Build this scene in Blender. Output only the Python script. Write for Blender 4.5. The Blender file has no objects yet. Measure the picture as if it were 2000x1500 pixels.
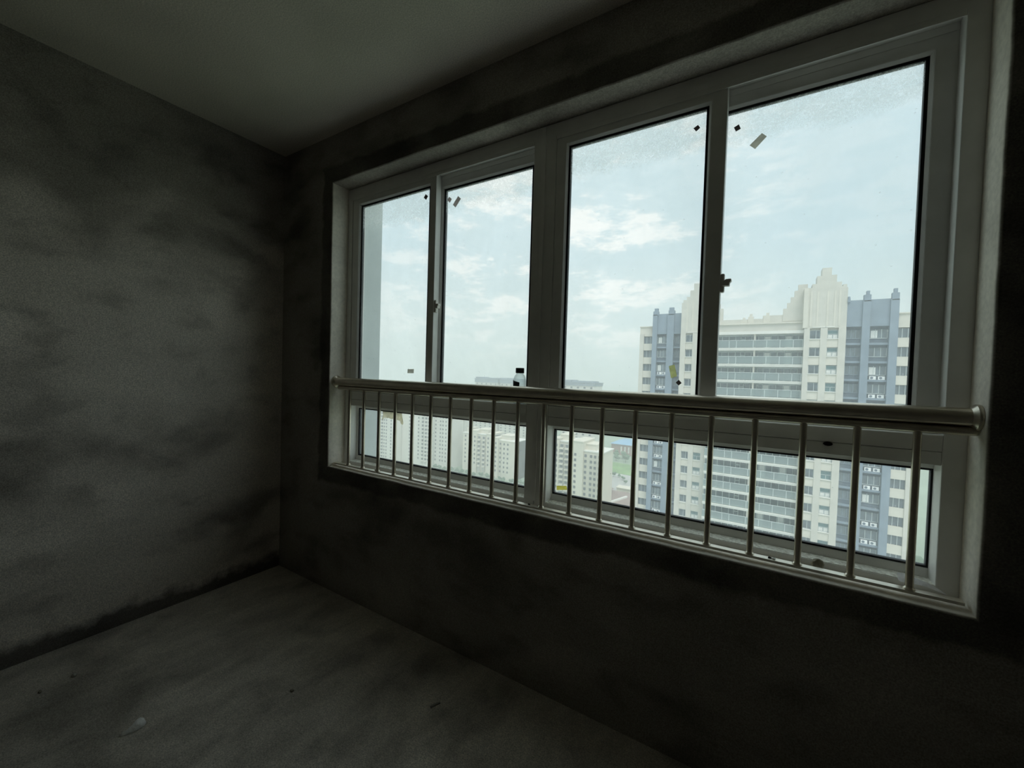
import bpy, bmesh, math, random
from mathutils import Vector, Matrix, noise
random.seed(11)
scene = bpy.context.scene
col = scene.collection

# ------------------------------------------------------------------ camera
YAW, PITCH, ROLL = 0.55249, -0.02528, 0.0301
r0 = Vector((math.cos(YAW), math.sin(YAW), 0)); f0 = Vector((-math.sin(YAW), math.cos(YAW), 0)); u0 = Vector((0, 0, 1))
fw = math.cos(PITCH) * f0 + math.sin(PITCH) * u0
up = -math.sin(PITCH) * f0 + math.cos(PITCH) * u0
rt = math.cos(ROLL) * r0 + math.sin(ROLL) * up
up = -math.sin(ROLL) * r0 + math.cos(ROLL) * up
cam_d = bpy.data.cameras.new('camera'); cam = bpy.data.objects.new('camera', cam_d); col.objects.link(cam)
cam.matrix_world = Matrix(((rt.x, up.x, -fw.x, 2.8208), (rt.y, up.y, -fw.y, -1.56322), (rt.z, up.z, -fw.z, 1.37857), (0, 0, 0, 1)))
cam_d.sensor_fit = 'HORIZONTAL'; cam_d.sensor_width = 36.0; cam_d.lens = 36.0 * 799.7 / 2000.0
cam_d.clip_start = 0.02; cam_d.clip_end = 6000
scene.camera = cam

# ------------------------------------------------------------------ view, world, facade fill
vs = scene.view_settings
vs.view_transform = 'Standard'; vs.look = 'None'; vs.exposure = 0.30; vs.gamma = 1.0; vs.use_curve_mapping = False
scene.cycles.use_denoising = True
scene.cycles.volume_bounces = 2
scene.cycles.max_bounces = 8
scene.cycles.transparent_max_bounces = 16

class NT:
    """tiny node-tree helper"""
    def __init__(s, tree): s.t = tree; s.n = tree.nodes; s.l = tree.links
    def node(s, typ, **kw):
        n = s.n.new(typ)
        for k, v in kw.items():
            if k.startswith('i_'):
                key = k[2:]; key = int(key) if key.isdigit() else key
                if hasattr(v, 'is_output'): s.l.new(v, n.inputs[key])
                else: n.inputs[key].default_value = v
            else: setattr(n, k, v)
        return n
    def math(s, op, a, b=0.0, clamp=False):
        n = s.n.new('ShaderNodeMath'); n.operation = op; n.use_clamp = clamp
        for i, v in enumerate((a, b)):
            if hasattr(v, 'is_output'): s.l.new(v, n.inputs[i])
            else: n.inputs[i].default_value = v
        return n.outputs[0]
    def vmath(s, op, a, b=(0, 0, 0)):
        n = s.n.new('ShaderNodeVectorMath'); n.operation = op
        for i, v in enumerate((a, b)):
            if hasattr(v, 'is_output'): s.l.new(v, n.inputs[i])
            else: n.inputs[i].default_value = v
        return n
    def ramp(s, fac, stops, interp='LINEAR'):
        n = s.n.new('ShaderNodeValToRGB'); s.l.new(fac, n.inputs[0]); cr = n.color_ramp; cr.interpolation = interp
        while len(cr.elements) < len(stops): cr.elements.new(0.5)
        for e, (p, c) in zip(cr.elements, stops):
            e.position = p
            e.color = (c, c, c, 1) if not isinstance(c, tuple) else (*c, 1)
        return n.outputs[0]
    def noise(s, vec, scale, detail=4, rough=0.55, dist=0.0):
        n = s.n.new('ShaderNodeTexNoise'); s.l.new(vec, n.inputs['Vector'])
        n.inputs['Scale'].default_value = scale; n.inputs['Detail'].default_value = detail
        n.inputs['Roughness'].default_value = rough; n.inputs['Distortion'].default_value = dist
        return n.outputs[0]
    def mix(s, fac, a, b, mode='MIX'):
        n = s.n.new('ShaderNodeMix'); n.data_type = 'RGBA'; n.blend_type = mode
        for i, v in ((0, fac), (6, a), (7, b)):
            if hasattr(v, 'is_output'): s.l.new(v, n.inputs[i])
            elif i == 0: n.inputs[0].default_value = v
            else: n.inputs[i].default_value = (*v, 1) if len(v) == 3 else v
        return n.outputs[2]

SEEDX = 21.9
world = bpy.data.worlds.new('sky'); scene.world = world; world.use_nodes = True
w = NT(world.node_tree); w.n.clear()
tc = w.node('ShaderNodeTexCoord').outputs['Generated']
sep = w.node('ShaderNodeSeparateXYZ', i_0=tc)
base = w.ramp(sep.outputs[2], [(0.0, (0.68, 0.77, 0.76)), (0.10, (0.65, 0.765, 0.76)), (0.28, (0.53, 0.69, 0.755)), (0.55, (0.60, 0.745, 0.80)), (1.0, (0.80, 0.90, 0.92))])
# cloud layer: direction projected on a flat deck so clouds flatten towards the horizon
den = w.math('ADD', w.math('MAXIMUM', sep.outputs[2], 0.0), 0.42)
cp = w.node('ShaderNodeCombineXYZ', i_0=w.math('DIVIDE', sep.outputs[0], den), i_1=w.math('DIVIDE', sep.outputs[1], den), i_2=w.math('MULTIPLY', sep.outputs[2], 3.0)).outputs[0]
cp = w.vmath('ADD', cp, (SEEDX, 0.0, 0.0)).outputs[0]
cl1 = w.noise(cp, 4.4, 12, 0.66, 0.10)
cl2 = w.noise(cp, 2.2, 3, 0.5, 0.2)
# the thin veil is brightest where the hidden sun stands behind it (low, ahead of the window)
dots = w.vmath('DOT_PRODUCT', tc, Vector((-0.42, 0.87, 0.26)).normalized()).outputs['Value']
glow = w.ramp(dots, [(0.86, 0.0), (0.94, 0.45), (0.985, 0.85), (1.0, 1.0)], 'EASE')
bright = w.math('MULTIPLY', w.ramp(cl1, [(0.49, 0.0), (0.60, 1.0)], 'EASE'), w.math('ADD', w.math('MULTIPLY', glow, 0.85), 0.10))
greyb = w.math('MULTIPLY', w.ramp(cl1, [(0.38, 1.0), (0.49, 0.0)], 'EASE'), w.ramp(cl2, [(0.40, 0.0), (0.60, 0.6)]))
skyc = w.mix(w.math('MULTIPLY', glow, 0.30), base, (0.86, 0.93, 0.91))
skyc = w.mix(w.math('MULTIPLY', greyb, 0.75), skyc, (0.47, 0.635, 0.70))
skyc = w.mix(bright, skyc, (1.04, 1.02, 0.98))
bg = w.node('ShaderNodeBackground', i_0=skyc, i_1=1.0)
w.l.new(bg.outputs[0], w.node('ShaderNodeOutputWorld').inputs[0])
world.cycles.sampling_method = 'MANUAL'; world.cycles.sample_map_resolution = 512

facade_fill_d = bpy.data.lights.new('facade_fill', 'SUN'); sun = bpy.data.objects.new('facade_fill', facade_fill_d); col.objects.link(sun)  # added fill lamp, apart from the hidden sun in the sky
facade_fill_d.energy = 2.0; facade_fill_d.angle = math.radians(35); facade_fill_d.color = (1.0, 0.96, 0.90)
# added fill, high behind this building: brightens the facing facades, never the room
sun.rotation_euler = Vector((0.30, -0.42, 0.86)).to_track_quat('Z', 'Y').to_euler()

# ------------------------------------------------------------------ materials
MATS = {}
def new_mat(name):
    m = bpy.data.materials.new(name); m.use_nodes = True
    nt = NT(m.node_tree); nt.n.clear()
    out = nt.node('ShaderNodeOutputMaterial')
    MATS[name] = m
    return m, nt, out

def plain(name, colr, rough=0.6, metal=0.0, vary=0.12, scale=6.0, bump=0.0, bscale=60.0, spec=0.4):
    m, nt, out = new_mat(name)
    tc = nt.node('ShaderNodeTexCoord').outputs['Object']
    nz = nt.noise(tc, scale, 4)
    lo = tuple(c * (1 - vary) for c in colr); hi = tuple(min(1, c * (1 + vary)) for c in colr)
    c = nt.ramp(nz, [(0.3, lo), (0.7, hi)])
    b = nt.node('ShaderNodeBsdfPrincipled', i_0=c)
    b.inputs['Roughness'].default_value = rough; b.inputs['Metallic'].default_value = metal
    b.inputs['Specular IOR Level'].default_value = spec
    if bump:
        bn = nt.node('ShaderNodeBump', i_Height=nt.noise(tc, bscale, 5), i_Strength=bump, i_Distance=0.01)
        nt.l.new(bn.outputs[0], b.inputs['Normal'])
    nt.l.new(b.outputs[0], out.inputs[0])
    return m

OPX0, OPX1, OPZ0, OPZ1 = 0.527, 3.321, 0.768, 2.513      # the window opening

def concrete(name, base_c, kind):
    m, nt, out = new_mat(name)
    pos = nt.node('ShaderNodeNewGeometry').outputs['Position']
    sp = nt.node('ShaderNodeSeparateXYZ', i_0=pos)
    big = nt.noise(nt.vmath('MULTIPLY', pos, (1, 1, 1.9)).outputs[0], 1.5, 3, 0.5, 0.25)
    mid = nt.noise(nt.vmath('MULTIPLY', pos, (1, 1, 1.6)).outputs[0], 4.0, 4, 0.5, 0.2)
    fine = nt.noise(pos, 60, 2, 0.6)
    grain = nt.noise(pos, 190, 1, 0.7)
    stain = nt.ramp(big, [(0.30, 0.50), (0.50, 0.98), (0.72, 1.22)], 'EASE')
    blot = nt.ramp(mid, [(0.30, 0.72), (0.50, 1.0)], 'EASE')
    v = nt.math('MULTIPLY', stain, blot)
    v = nt.math('MULTIPLY', v, nt.ramp(fine, [(0.3, 0.88), (0.7, 1.10)]))
    v = nt.math('MULTIPLY', v, nt.ramp(grain, [(0.3, 0.70), (0.7, 1.30)]))
    if kind == 'ceiling':
        v = nt.math('MULTIPLY', nt.ramp(big, [(0.3, 0.86), (0.7, 1.08)]), nt.ramp(grain, [(0.3, 0.82), (0.7, 1.18)]))
    if kind == 'left':      # dimness of the upper wall painted into its colour, with a ragged edge
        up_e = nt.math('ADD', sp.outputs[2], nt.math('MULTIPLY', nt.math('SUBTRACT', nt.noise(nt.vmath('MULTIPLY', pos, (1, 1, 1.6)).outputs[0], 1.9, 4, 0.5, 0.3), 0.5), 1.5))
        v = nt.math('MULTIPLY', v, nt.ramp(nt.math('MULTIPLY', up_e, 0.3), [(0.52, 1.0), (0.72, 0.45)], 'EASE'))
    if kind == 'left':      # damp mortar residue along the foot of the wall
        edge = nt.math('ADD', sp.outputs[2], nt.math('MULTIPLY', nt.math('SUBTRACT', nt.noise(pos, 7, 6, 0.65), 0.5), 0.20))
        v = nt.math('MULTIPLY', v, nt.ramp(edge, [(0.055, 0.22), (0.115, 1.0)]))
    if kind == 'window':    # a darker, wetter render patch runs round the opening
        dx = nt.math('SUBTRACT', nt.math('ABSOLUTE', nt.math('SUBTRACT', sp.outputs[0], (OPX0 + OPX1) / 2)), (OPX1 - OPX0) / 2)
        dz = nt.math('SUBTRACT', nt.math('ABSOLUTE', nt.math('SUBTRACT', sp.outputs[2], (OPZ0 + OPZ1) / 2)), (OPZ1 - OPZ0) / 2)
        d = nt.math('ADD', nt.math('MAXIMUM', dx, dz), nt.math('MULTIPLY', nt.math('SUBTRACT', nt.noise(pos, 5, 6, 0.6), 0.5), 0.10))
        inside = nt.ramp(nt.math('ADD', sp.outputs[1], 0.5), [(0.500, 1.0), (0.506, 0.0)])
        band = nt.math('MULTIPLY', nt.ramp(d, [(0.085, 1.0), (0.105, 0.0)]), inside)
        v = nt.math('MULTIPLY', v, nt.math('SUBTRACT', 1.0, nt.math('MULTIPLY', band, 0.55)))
        # the reveal and sill are finished in paler cement
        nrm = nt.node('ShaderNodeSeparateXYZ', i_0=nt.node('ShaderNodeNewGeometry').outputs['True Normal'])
        head = nt.math('GREATER_THAN', nt.math('MULTIPLY', nrm.outputs[2], -1.0), 0.7)      # shade on the head is painted in by keeping it grey
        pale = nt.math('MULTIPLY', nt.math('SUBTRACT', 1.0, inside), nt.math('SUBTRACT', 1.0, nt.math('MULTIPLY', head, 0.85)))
    if kind == 'floor':
        v = nt.math('MULTIPLY', v, nt.ramp(nt.noise(nt.vmath('MULTIPLY', pos, (2.0, 0.9, 1)).outputs[0], 3.2, 7, 0.65), [(0.32, 0.72), (0.6, 1.1)]))
    c = nt.mix(1.0, base_c, nt.node('ShaderNodeCombineColor', i_0=v, i_1=v, i_2=v).outputs[0], 'MULTIPLY')
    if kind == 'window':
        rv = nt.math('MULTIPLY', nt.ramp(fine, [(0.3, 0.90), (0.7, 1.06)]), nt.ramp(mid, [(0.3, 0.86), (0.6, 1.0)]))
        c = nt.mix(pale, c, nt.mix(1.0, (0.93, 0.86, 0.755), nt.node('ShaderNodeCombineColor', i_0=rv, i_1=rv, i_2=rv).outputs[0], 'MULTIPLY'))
    b = nt.node('ShaderNodeBsdfPrincipled', i_0=c)
    b.inputs['Roughness'].default_value = 0.92; b.inputs['Specular IOR Level'].default_value = 0.15
    h = nt.noise(pos, 70, 2, 0.55)
    bn = nt.node('ShaderNodeBump', i_Height=h, i_Strength=0.30, i_Distance=0.004)
    nt.l.new(bn.outputs[0], b.inputs['Normal'])
    nt.l.new(b.outputs[0], out.inputs[0])
    return m

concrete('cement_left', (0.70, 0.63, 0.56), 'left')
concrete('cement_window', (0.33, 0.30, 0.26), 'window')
concrete('cement_other', (0.44, 0.395, 0.35), 'other')
concrete('cement_floor', (0.60, 0.545, 0.475), 'floor')
concrete('cement_ceiling', (0.74, 0.67, 0.585), 'ceiling')

plain('pvc', (0.84, 0.82, 0.785), 0.42, vary=0.06, scale=9, bump=0.05, bscale=40)
plain('pvc_dirty', (0.58, 0.54, 0.46), 0.6, vary=0.25, scale=14)
plain('gasket', (0.012, 0.012, 0.014), 0.7, vary=0.1)
plain('steel', (0.66, 0.60, 0.50), 0.30, 1.0, vary=0.10, scale=16, bump=0.02, bscale=140)
plain('steel_matt', (0.78, 0.73, 0.63), 0.42, 0.85, vary=0.12, scale=16)
plain('latch_metal', (0.80, 0.76, 0.70), 0.4, 0.0, vary=0.08)
plain('plaster_bit', (0.99, 0.97, 0.92), 0.6, vary=0.05, scale=40, bump=0.4, bscale=90)
plain('wood_bit', (0.42, 0.40, 0.35), 0.9, vary=0.2, scale=30)
plain('grit', (0.84, 0.78, 0.66), 0.95, vary=0.35, scale=90, bump=0.5, bscale=200)
plain('leaf_brown', (0.30, 0.27, 0.20), 0.85, vary=0.3, scale=60)
plain('cap_black', (0.018, 0.018, 0.02), 0.45, vary=0.1)
plain('label_dark', (0.045, 0.05, 0.055), 0.55, vary=0.4, scale=55)
plain('hole_black', (0.006, 0.006, 0.006), 0.9, vary=0.1)

def veil(name, colr, trans):
    """thin paper or tape that glows a little when lit from behind"""
    m, nt, out = new_mat(name)
    tc = nt.node('ShaderNodeTexCoord').outputs['Object']
    c = nt.ramp(nt.noise(tc, 45, 5, 0.6), [(0.3, tuple(v * 0.72 for v in colr)), (0.7, colr)])
    d = nt.node('ShaderNodeBsdfDiffuse', i_0=c); t = nt.node('ShaderNodeBsdfTranslucent', i_0=c)
    mx = nt.node('ShaderNodeMixShader', i_0=trans, i_1=d.outputs[0], i_2=t.outputs[0])
    nt.l.new(mx.outputs[0], out.inputs[0])
veil('sticker_grey', (0.60, 0.55, 0.53), 0.85)
veil('sticker_dark', (0.24, 0.21, 0.20), 0.7)
veil('paper_white', (0.98, 0.965, 0.96), 0.6)
veil('tape_old', (0.97, 0.91, 0.78), 0.9)
veil('tape_yellow', (0.95, 0.88, 0.38), 0.9)
veil('sticker_pale', (0.74, 0.72, 0.66), 0.85)
veil('sticker_green', (0.78, 0.78, 0.52), 0.9)
veil('leaf_green', (0.16, 0.27, 0.10), 0.25)

def glass(name, top_z, dust, streak):
    """window glass with a dust film; a dried splash band hangs under the head of the pane"""
    m, nt, out = new_mat(name)
    pos = nt.node('ShaderNodeNewGeometry').outputs['Position']
    sp = nt.node('ShaderNodeSeparateXYZ', i_0=pos)
    lw = nt.node('ShaderNodeLayerWeight', i_0=0.5)
    fac = nt.math('ADD', nt.math('MULTIPLY', nt.math('POWER', lw.outputs['Facing'], 5.0), 0.5), 0.03)
    tr = nt.node('ShaderNodeBsdfTransparent', i_0=(0.97, 0.985, 0.985, 1))
    gl = nt.node('ShaderNodeBsdfGlossy', i_0=(1, 1, 1, 1), i_1=0.03)
    clean = nt.node('ShaderNodeMixShader', i_0=fac, i_1=tr.outputs[0], i_2=gl.outputs[0])
    film_c = (0.87, 0.885, 0.885, 1)
    film = nt.node('ShaderNodeMixShader', i_0=0.85, i_1=nt.node('ShaderNodeBsdfDiffuse', i_0=film_c).outputs[0], i_2=nt.node('ShaderNodeBsdfTranslucent', i_0=film_c).outputs[0])
    cloudy = nt.ramp(nt.noise(nt.vmath('MULTIPLY', pos, (1, 1, 0.6)).outputs[0], 2.6, 5, 0.6, 0.3), [(0.30, 0.45), (0.70, 1.35)])
    mask = nt.math('MULTIPLY', cloudy, dust)
    if streak:
        d = nt.math('SUBTRACT', top_z, sp.outputs[2])
        d = nt.math('ADD', d, nt.math('MULTIPLY', nt.math('SUBTRACT', nt.noise(pos, 9, 5, 0.7), 0.5), 0.16))
        zone = nt.ramp(d, [(0.02, 0.75), (0.10, 1.0), (0.16, 0.0)])
        cells = nt.noise(pos, 62, 3, 0.6, 1.6)
        spl = nt.ramp(cells, [(0.44, 0.0), (0.50, 1.0), (0.56, 0.25)])
        mask = nt.math('ADD', mask, nt.math('MULTIPLY', nt.math('MULTIPLY', zone, spl), 0.30))
        mask = nt.math('ADD', mask, nt.math('MULTIPLY', zone, 0.05))
    spk = nt.node('ShaderNodeTexVoronoi', i_0=pos); spk.inputs['Scale'].default_value = 26
    dots_ = nt.ramp(spk.outputs['Distance'], [(0.055, 1.0), (0.075, 0.0)])
    pick = nt.math('GREATER_THAN', nt.node('ShaderNodeSeparateColor', i_0=spk.outputs['Color']).outputs[0], 0.72)
    mask = nt.math('ADD', mask, nt.math('MULTIPLY', nt.math('MULTIPLY', dots_, pick), 0.25), True)
    mx = nt.node('ShaderNodeMixShader', i_0=mask, i_1=clean.outputs[0], i_2=film.outputs[0])
    nt.l.new(mx.outputs[0], out.inputs[0])
glass('glass_upper', 2.40, 0.11, True)
glass('glass_upper_dusty', 2.38, 0.12, True)
glass('glass_lower', 1.13, 0.10, False)

m, nt, out = new_mat('bottle_plastic')
lw = nt.node('ShaderNodeLayerWeight', i_0=0.35)
tr = nt.node('ShaderNodeBsdfTransparent', i_0=(0.93, 0.96, 0.96, 1)); gl = nt.node('ShaderNodeBsdfGlossy', i_0=(1, 1, 1, 1), i_1=0.08)
di = nt.node('ShaderNodeBsdfTranslucent', i_0=(0.85, 0.9, 0.9, 1))
a = nt.node('ShaderNodeMixShader', i_0=nt.math('MULTIPLY', lw.outputs['Facing'], 0.55), i_1=tr.outputs[0], i_2=gl.outputs[0])
b_ = nt.node('ShaderNodeMixShader', i_0=0.22, i_1=a.outputs[0], i_2=di.outputs[0])
nt.l.new(b_.outputs[0], out.inputs[0])

# outdoors
plain('stone_cream', (0.60, 0.58, 0.52), 0.85, vary=0.07, scale=0.7)
plain('stone_panel', (0.65, 0.62, 0.545), 0.85, vary=0.06, scale=0.9)
plain('stone_grey', (0.23, 0.285, 0.345), 0.85, vary=0.10, scale=0.6)
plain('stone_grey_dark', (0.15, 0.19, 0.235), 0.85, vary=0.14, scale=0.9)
plain('slab_white', (0.74, 0.73, 0.68), 0.8, vary=0.05, scale=0.6)
plain('pane_far', (0.11, 0.145, 0.17), 0.12, vary=0.45, scale=0.55, spec=0.8)
plain('pane_teal', (0.10, 0.19, 0.20), 0.12, vary=0.40, scale=0.45, spec=0.8)
plain('frame_far', (0.50, 0.55, 0.55), 0.6)
plain('blind_far', (0.72, 0.73, 0.70), 0.8)
plain('ac_white', (0.82, 0.83, 0.82), 0.6)
plain('render_cream', (0.68, 0.635, 0.535), 0.9, vary=0.05, scale=0.15)
plain('render_white', (0.66, 0.64, 0.585), 0.9, vary=0.05, scale=0.15)
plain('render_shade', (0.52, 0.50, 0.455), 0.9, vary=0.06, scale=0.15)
plain('roof_slate', (0.24, 0.29, 0.35), 0.8, vary=0.1, scale=0.1)
plain('window_dark', (0.07, 0.075, 0.095), 0.3, vary=0.35, scale=0.25)
plain('brick_red', (0.33, 0.17, 0.14), 0.9, vary=0.12, scale=0.3)
plain('roof_blue', (0.22, 0.42, 0.62), 0.6, vary=0.06, scale=0.1)
plain('roof_brown', (0.30, 0.22, 0.20), 0.9, vary=0.12, scale=0.12)
plain('lawn_green', (0.17, 0.30, 0.10), 0.95, vary=0.3, scale=0.06)
plain('asphalt', (0.42, 0.42, 0.40), 0.95, vary=0.12, scale=0.05)
plain('earth', (0.26, 0.33, 0.24), 0.95, vary=0.3, scale=0.02)
plain('leaf_far', (0.085, 0.16, 0.085), 0.95, vary=0.35, scale=0.4)
plain('trunk_far', (0.12, 0.09, 0.06), 0.95)
plain('fin_render', (0.56, 0.60, 0.60), 0.85, vary=0.08, scale=3.0, bump=0.15, bscale=70)

# ------------------------------------------------------------------ mesh helpers
class MB:
    def __init__(s): s.v = []; s.f = []
    def poly(s, pts, faces):
        o = len(s.v); s.v += [tuple(p) for p in pts]; s.f += [tuple(i + o for i in f) for f in faces]; return s
    def box(s, x0, x1, y0, y1, z0, z1):
        return s.poly([(x0, y0, z0), (x1, y0, z0), (x1, y1, z0), (x0, y1, z0), (x0, y0, z1), (x1, y0, z1), (x1, y1, z1), (x0, y1, z1)],
                      [(0, 3, 2, 1), (4, 5, 6, 7), (0, 1, 5, 4), (1, 2, 6, 5), (2, 3, 7, 6), (3, 0, 4, 7)])
    def ring(s, a, b, y0, y1, yi0=None):
        """rectangular ring in the XZ plane: a outer, b inner (x0,x1,z0,z1); yi0 sets the front of the inner edge (sloped face)"""
        yi0 = y0 if yi0 is None else yi0
        def q(r, y): return [(r[0], y, r[2]), (r[1], y, r[2]), (r[1], y, r[3]), (r[0], y, r[3])]
        pts = q(a, y0) + q(b, yi0) + q(b, y1) + q(a, y1); fs = []
        for k in range(4):
            n = (k + 1) % 4
            for L in range(4):
                M = (L + 1) % 4
                fs.append((L * 4 + k, L * 4 + n, M * 4 + n, M * 4 + k))
        return s.poly(pts, fs)
    def lathe(s, prof, n=24, axis='Z', o=(0, 0, 0), caps=True):
        pts = []; fs = []
        for r, h in prof:
            for k in range(n):
                a = 2 * math.pi * k / n; c, d = r * math.cos(a), r * math.sin(a)
                p = {'Z': (c, d, h), 'X': (h, c, d), 'Y': (d, h, c)}[axis]
                pts.append((p[0] + o[0], p[1] + o[1], p[2] + o[2]))
        for L in range(len(prof) - 1):
            for k in range(n):
                m_ = (k + 1) % n; fs.append((L * n + k, L * n + m_, (L + 1) * n + m_, (L + 1) * n + k))
        if caps:
            fs.append(tuple(reversed(range(n)))); fs.append(tuple((len(prof) - 1) * n + k for k in range(n)))
        return s.poly(pts, fs)
    def extrude(s, outline, y0, y1):
        """closed XZ outline pushed from y0 to y1"""
        n = len(outline)
        pts = [(x, y0, z) for x, z in outline] + [(x, y1, z) for x, z in outline]
        fs = [tuple(range(n)), tuple(range(2 * n - 1, n - 1, -1))]
        fs += [(k, k + n, (k + 1) % n + n, (k + 1) % n) for k in range(n)]
        return s.poly(pts, fs)
    def mesh(s, name, mat, smooth=False):
        me = bpy.data.meshes.new(name); me.from_pydata(s.v, [], s.f)
        bm = bmesh.new(); bm.from_mesh(me); bmesh.ops.recalc_face_normals(bm, faces=bm.faces); bm.to_mesh(me); bm.free()
        me.materials.append(MATS[mat])
        if smooth:
            for p in me.polygons: p.use_smooth = True
        return me
    def build(s, name, mat, parent=None, bevel=0.0, smooth=False, seg=2):
        return link(name, s.mesh(name, mat, smooth), parent, bevel, seg)

def link(name, me, parent=None, bevel=0.0, seg=2, loc=None):
    o = bpy.data.objects.new(name, me); col.objects.link(o); o.parent = parent
    if loc is not None: o.location = loc
    if bevel:
        md = o.modifiers.new('bevel', 'BEVEL'); md.width = bevel; md.segments = seg; md.limit_method = 'ANGLE'; md.angle_limit = math.radians(35)
    return o
def tag(o, label=None, cat=None, group=None, kind=None):
    if label: o['label'] = label
    if cat: o['category'] = cat
    if group: o['group'] = group
    if kind: o['kind'] = kind
    return o
def empty(name, loc=(0, 0, 0)):
    o = bpy.data.objects.new(name, None); col.objects.link(o); o.location = loc; o.empty_display_size = 0.1
    return o
def auto_smooth(me, ang=40):
    for p in me.polygons: p.use_smooth = True
    me.set_sharp_from_angle(angle=math.radians(ang))

# ------------------------------------------------------------------ the room
RX1, RY0, RH = 4.25, -4.1, 2.80
tag(MB().box(-0.2, RX1 + 0.2, RY0 - 0.2, 0.24, -0.15, 0.0).build('floor', 'cement_floor'), 'bare grey cement floor', kind='structure')
tag(MB().box(-0.2, RX1 + 0.2, RY0 - 0.2, 0.24, RH, RH + 0.15).build('ceiling', 'cement_ceiling'), 'bare grey cement ceiling', kind='structure')
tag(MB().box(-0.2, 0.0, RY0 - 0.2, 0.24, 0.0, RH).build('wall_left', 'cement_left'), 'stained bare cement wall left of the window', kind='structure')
tag(MB().box(RX1, RX1 + 0.2, RY0 - 0.2, 0.24, 0.0, RH).build('wall_right', 'cement_other'), 'bare cement wall on the right', kind='structure')
tag(MB().box(0.0, RX1, RY0 - 0.2, RY0, 0.0, RH).build('wall_back', 'cement_other'), 'bare cement wall behind the viewer', kind='structure')

def window_wall():
    """render-coated wall with the opening; its arris is slightly uneven, as hand-troweled cement is"""
    def rect(x0, x1, z0, z1, y, jit):
        pts = []
        def side(ax, az, bx, bz, n):
            for k in range(n):
                t = k / n; x = ax + (bx - ax) * t; z = az + (bz - az) * t
                j = (noise.noise(Vector((x * 5, z * 5, y * 3))) * 0.7 + noise.noise(Vector((x * 19, z * 19, 4))) * 0.3) * jit
                hor = abs(bx - ax) > abs(bz - az)
                pts.append((x + (0 if hor else j), y + j * 0.4, z + (j if hor else 0)))
        side(x0, z0, x1, z0, 90); side(x1, z0, x1, z1, 60); side(x1, z1, x0, z1, 90); side(x0, z1, x0, z0, 60)
        return pts
    a, b, c, d = OPX0, OPX1, OPZ0, OPZ1
    r = 0.007
    loops = [rect(0, RX1, 0, RH, 0.0, 0), rect(a - 0.05, b + 0.05, c - 0.05, d + 0.05, 0.0, 0.002), rect(a - r, b + r, c - r, d + r, 0.0, 0.004),
             rect(a - r * .3, b + r * .3, c - r * .3, d + r * .3, r * .3, 0.004), rect(a, b, c, d, r, 0.004), rect(a, b, c, d, 0.05, 0.003),
             rect(a, b, c + 0.002, d, 0.115, 0.001), rect(a, b, c, d, 0.24, 0.0), rect(0, RX1, 0, RH, 0.24, 0)]
    m_ = MB(); n = len(loops[0]); pts = [p for L in loops for p in L]; fs = []
    for L in range(len(loops)):
        M = (L + 1) % len(loops)
        for k in range(n):
            q = (k + 1) % n; fs.append((L * n + k, L * n + q, M * n + q, M * n + k))
    m_.poly(pts, fs)
    me = m_.mesh('wall_window', 'cement_window'); auto_smooth(me, 50)
    return link('wall_window', me)
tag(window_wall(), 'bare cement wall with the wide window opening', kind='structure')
tag(MB().box(0.26, 0.515, 0.24, 0.40, -3.0, 5.5).build('wall_outside', 'fin_render', bevel=0.01), 'pale outside wall return beyond the left pane', kind='structure')

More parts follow.
